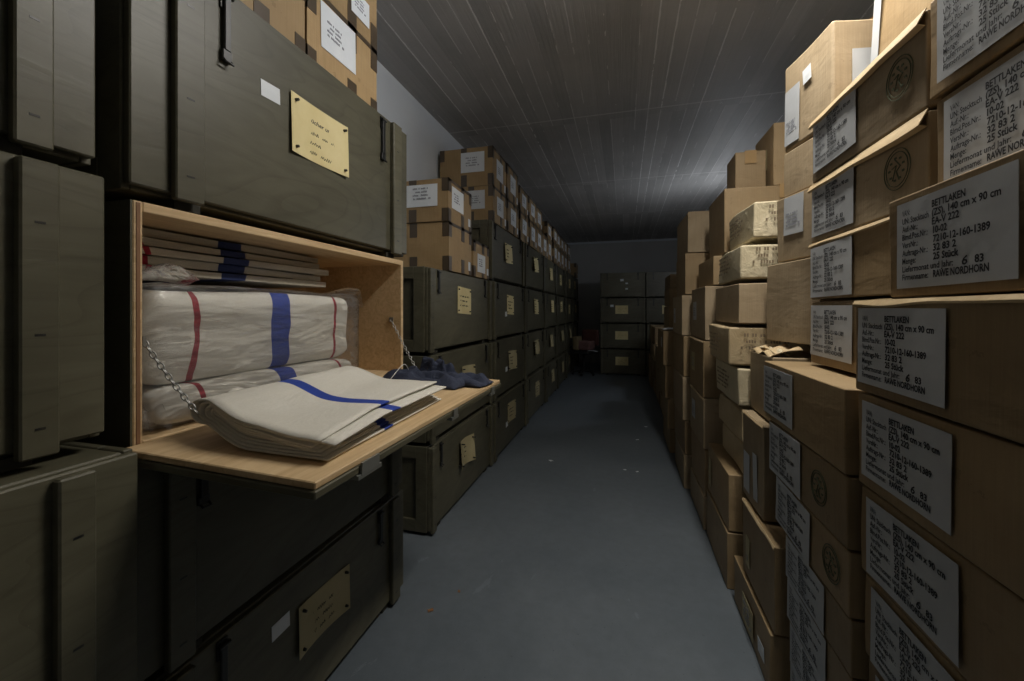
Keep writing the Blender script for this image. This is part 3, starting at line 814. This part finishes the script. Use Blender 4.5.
# paper packages
G4 = 'paper-wrapped packages with printed ends in the right row'
def package(X, z0, z1, mt, label, prt=True, yaw=0, y0=2.055, L=.47, d=.36, amt=.020, bev=.013, big=True):
    r = rbox(X, y0 + L, y0, z0, z1, d=d, yaw=yaw, mt=mt, amt=amt, bev=bev, tape=False, label=label, group=G4, cat='package', name='paper_package')
    h = z1 - z0
    if prt:
        o = ink_on('print', PRINT_BIG if big else PRINT_SM, 'ink_brown', r, -.06 - .0, L - .001, h * .42, 0, .95); o.rotation_euler = (0, 0, pi / 2)
        o.location = (-.055, L - .0005, h * .35)
        o2 = ink_on('print', PRINT_SIDE, 'ink_brown', r, -.0005, .06, h * .22, 0, .9)
    return r
package(.552, 1.628, 1.805, 'wrap_paper', 'topmost cream paper package with printed end, under the big carton'  )
package(.500, 1.445, 1.610, 'wrap_paper', 'crumpled cream paper package, second from the top')
rbox(.497, 2.535, 2.055, 1.242, 1.430, d=.36, mt='cardboard_old', seed=90, amt=.006, tape=False, label='plain brown box between the paper packages', patch=None)
package(.452, 1.052, 1.238, 'wrap_tan', 'tan paper package sticking out under the plain brown box')
package(.492, .866, 1.046, 'wrap_paper', 'cream paper package with small printed mark, under the protruding tan one', big=False)
package(.505, .700, .855, 'wrap_tan', 'tan paper package, second from the bottom of the packages', prt=False)
package(.520, .545, .695, 'wrap_tan', 'tan paper package lowest of the packages', prt=False)
rbox(.468, 2.60, 2.11, .27, .540, d=.42, seed=91, old_label=(.05, .05, .06, .15), label='box directly under the paper packages, upper of two')
rbox(.462, 2.61, 2.11, 0, .268, d=.42, seed=92, label='floor box under the paper packages, lower of two')
# filler behind package stack so that upper ones rest
# stack four
G5 = 'plain brown boxes in the right row beyond the packages'
for k, (z0, z1, X) in enumerate(((0, .20, .452), (.20, .48, .458), (.48, .785, .452), (.785, 1.125, .450), (1.125, 1.452, .460), (1.452, 1.63, .505))):
    rbox(X, 3.14, 2.64, z0, z1, d=.44, seed=100 + k, mt='cardboard' if k % 2 else 'cardboard_old', flap=(k in (2, 3)),
         old_label=(.10, (z1 - z0) * .35, .12, .12) if k in (2, 3, 4) else None, tape=(k != 4),
         label=f'brown box, {ORD[k]} from the floor in the first stack beyond the packages', group=G5)
rbox(.551, 3.02, 2.58, 1.632, 2.005, d=.62, seed=110, mt='cardboard', label='big plain carton above the top paper package', tape=True)
rbox(.628, 2.88, 2.665, 2.007, 2.235, d=.165, seed=111, mt='cardboard', label='small box on the left of the big plain carton', patch=None)
rbox(.812, 2.96, 2.62, 2.007, 2.37, d=.34, seed=112, mt='cardboard', old_label=(.10, .12, .14, .12), label='taller box with side label on the right of the big plain carton', bev=.006)
# stack five
for k, (z0, z1, X) in enumerate(((0, .25, .425), (.25, .50, .42), (.50, .82, .412), (.82, 1.12, .408), (1.12, 1.42, .406), (1.42, 1.725, .435), (1.725, 2.03, .44))):
    rbox(X, 3.80, 3.22, z0, z1, d=.46, seed=120 + k, mt='cardboard' if k % 2 else 'cardboard_old', yaw=radians((-1, 1, 0, 1.5, 0, -1, 1)[k]) * .6, old_label=(.12, .08, .10, .12) if k == 4 else None,
         label=f'brown box, {ORD[k]} from the floor in the second stack beyond the packages', group=G5)
# stack six, sticking out
for k, (z0, z1, X) in enumerate(((0, .22, .40), (.22, .50, .385), (.50, .80, .362), (.80, 1.12, .345))):
    rbox(X, 4.62, 4.00, z0, z1, d=.46, seed=130 + k, yaw=0, label=f'brown box, {ORD[k]} from the floor in the third stack beyond the packages', group=G5, patch=[(.45, .16, .07, .09, 'white_paper')] if k == 3 else None)
ps = MB().grid(lambda s, t: Vector((.355 + .22 * s, 4.10 + .30 * t, 1.127 + .012 * sin(6 * s) * sin(5 * t) + .01 * s)), 8, 8).build('loose_paper', 'white_paper', smooth=True, solid=.001)
tag(ps, 'loose white paper sheet lying on the third far box stack', 'paper')
for k, (z0, z1, X) in enumerate(((0, .28, .46), (.28, .58, .462), (.58, .88, .46), (.88, 1.10, .465), (1.10, 1.355, .462), (1.355, 1.547, .468), (1.547, 1.70, .475))):
    rbox(X, 5.26, 4.70, z0, z1, d=.46, seed=140 + k, label=f'brown box, {ORD[k]} from the floor in the fourth stack beyond the packages', group=G5)
for c in range(4):
    ya = 5.36 + c * .68
    for k in range(4):
        if k == 3 and c in (1,): continue
        z0 = k * .262
        rbox(.455 + random.uniform(-.02, .02), ya + .60, ya, z0, z0 + .262, d=.46, seed=150 + c * 5 + k, label=f'brown box, {ORD[k]} from the floor in the {ORD[c + 4]} stack beyond the packages', group=G5)

# ---------------------------------------------------------------- chair at the far end
ch = empty('office_chair', (-.79, 8.45, 0), radians(-25))
b = MB()
for k in range(5):
    a = 2 * pi * k / 5; b.tube([(0, 0, .09), (.22 * cos(a), .22 * sin(a), .065)], [.022, .014], 6)
    b.tube([(.22 * cos(a) - .012, .22 * sin(a), .028), (.22 * cos(a) + .012, .22 * sin(a), .028)], .027, 10)
b.build('star_base', 'chair_black', ch)
MB().tube([(0, 0, .08), (0, 0, .43)], .024, 10).build('post', 'chair_black', ch)
block('seat', 'chair_black', ch, -.23, .23, -.22, .22, .43, .50, seed=1, amt=.01, bev=.025)
MB().tube([(0, .2, .45), (0, .30, .50), (0, .29, .66)], .014, 6).build('back_support', 'chair_black', ch)
block('backrest', 'chair_red', ch, -.20, .20, .24, .29, .58, .92, seed=2, amt=.01, bev=.025)
tag(ch, 'dark office chair at the far end beside the crates', 'chair')
cl = empty('draped_cloth', (-.79, 8.45, .503), radians(-20))
block('cloth_bundle', 'red_cloth', cl, -.15, .20, -.12, .14, 0, .22, seed=4, amt=.05, bev=.06)
block('cloth_end', 'ocher_cloth', cl, -.19, -.05, -.17, .05, 0, .30, seed=6, amt=.04, bev=.05)
tag(cl, 'red and ochre bundle of cloth on the office chair', 'cloth')
tp = MB().grid(lambda s, t: Vector((-.70 + .20 * s, 8.20 + .12 * t, .506 + .01 * sin(4 * s))), 6, 4).build('paper_sheet', 'white_paper', solid=.002)
tag(tp, 'white sheet on the front edge of the office chair seat', 'paper')

# ---------------------------------------------------------------- scraps on the floor
def floor_pt(u, v):
    D = H * F / (v - VH); a = (u - 512) / F
    return D * (-sin(PSI) + a * cos(PSI)), D * (cos(PSI) + a * sin(PSI))
for i, (u, v, s, m_, lb) in enumerate(((551, 461, .018, 'white_paper', 'white paper scrap on the floor left of the aisle middle'),
        (637, 440, .016, 'white_paper', 'white paper scrap on the floor nearest the right box row'),
        (625, 470, .012, 'white_paper', 'tiny white scrap on the floor, left of two in the aisle'),
        (637, 472, .012, 'white_paper', 'tiny white scrap on the floor, right of two in the aisle'),
        (430, 611, .012, 'dry_leaf', 'small brown leaf scrap on the floor near the lowest crate'),
        (459, 592, .008, 'dry_leaf', 'tiny dark speck on the floor right of the brown scrap'),
        (646, 427, .018, 'white_paper', 'pale scrap on the floor further down the aisle'))):
    x, y = floor_pt(u, v); rn = random.Random(i)
    o = MB().grid(lambda a, b_: Vector((s * (a - .5) * 2 + .3 * s * sin(3 * b_), s * (b_ - .5) * 1.4, .002 + .18 * s * sin(3 * a + 2 * b_) ** 2)), 4, 4).build('paper_scrap' if m_ == 'white_paper' else 'leaf_scrap', m_, None, solid=.0008)
    o.location = (x, y, 0); o.rotation_euler = (0, 0, rn.uniform(0, 3)); tag(o, lb, 'scrap')

# ---------------------------------------------------------------- lamps
def strip_lamp(x, y, L, label, drop=.0):
    r = empty('strip_lamp', (x, y, CEIL - .001))
    MB().box(-.06, .06, -L / 2, L / 2, -.05 - drop, -drop, .004).build('housing', 'lamp_white', r)
    if drop:
        for k in (-.35, .35): MB().tube([(0, L * k, 0), (0, L * k, -drop - .002)], .006, 8).build('hanger', 'iron', r)
    MB().tube([(0, -L / 2 + .03, -.068 - drop), (0, L / 2 - .03, -.068 - drop)], .013, 12).build('tube', 'lamp_glow', r, smooth=True)
    tag(r, label, 'lamp'); return r
LX, LY, DROP = .50, 1.42, .10
strip_lamp(LX, LY, .9, 'fluorescent strip lamp hanging over the aisle above the open crate', DROP)
strip_lamp(1.50, 6.0, .6, 'short strip lamp high behind the right box row', .45)
def area(name, loc, sx, sy, e, col, rot=(0, 0, 0), spread=180):
    l = bpy.data.lights.new(name, 'AREA'); l.shape = 'RECTANGLE'; l.size = sx; l.size_y = sy; l.energy = e; l.color = col
    l.spread = radians(spread)
    o = bpy.data.objects.new(name, l); C.objects.link(o); o.location = loc; o.rotation_euler = rot; return o
area('tube_light', (LX, LY, CEIL - DROP - .09), .10, .85, 23, (1, .95, .86), spread=155)
area('tube_up_light', (LX, LY, CEIL - DROP + .01), .10, .85, 11.0, (1, .95, .88), (pi, 0, 0))
for s_, e_ in ((-1, 5.5),):
    area('tube_side_light', (LX + s_ * .075, LY, CEIL - DROP - .03), .05, .85, e_, (.95, .95, .95), (0, -s_ * radians(90), 0), 115)
l = bpy.data.lights.new('far_tube_light', 'POINT'); l.energy = 13; l.color = (.90, .94, 1); l.shadow_soft_size = .12
o = bpy.data.objects.new('far_tube_light', l); C.objects.link(o); o.location = (1.34, 5.8, CEIL - .78)

# ---------------------------------------------------------------- world, camera, look
w = bpy.data.worlds.new('World'); bpy.context.scene.world = w; w.use_nodes = True
w.node_tree.nodes['Background'].inputs[0].default_value = (.02, .022, .025, 1)
cam = bpy.data.cameras.new('Camera'); co = bpy.data.objects.new('Camera', cam); C.objects.link(co)
cam.sensor_width = 36; cam.lens = F / 1024 * 36; cam.shift_y = -(340.5 - VH) / 1024; cam.clip_start = .02
co.location = (0, 0, H); co.rotation_euler = (pi / 2, 0, PSI)
sc = bpy.context.scene; sc.camera = co
vs = sc.view_settings
sc.display_settings.display_device = 'sRGB'
vs.view_transform = 'Standard'; vs.look = 'None'; vs.gamma = 1; vs.exposure = 0; vs.use_curve_mapping = False
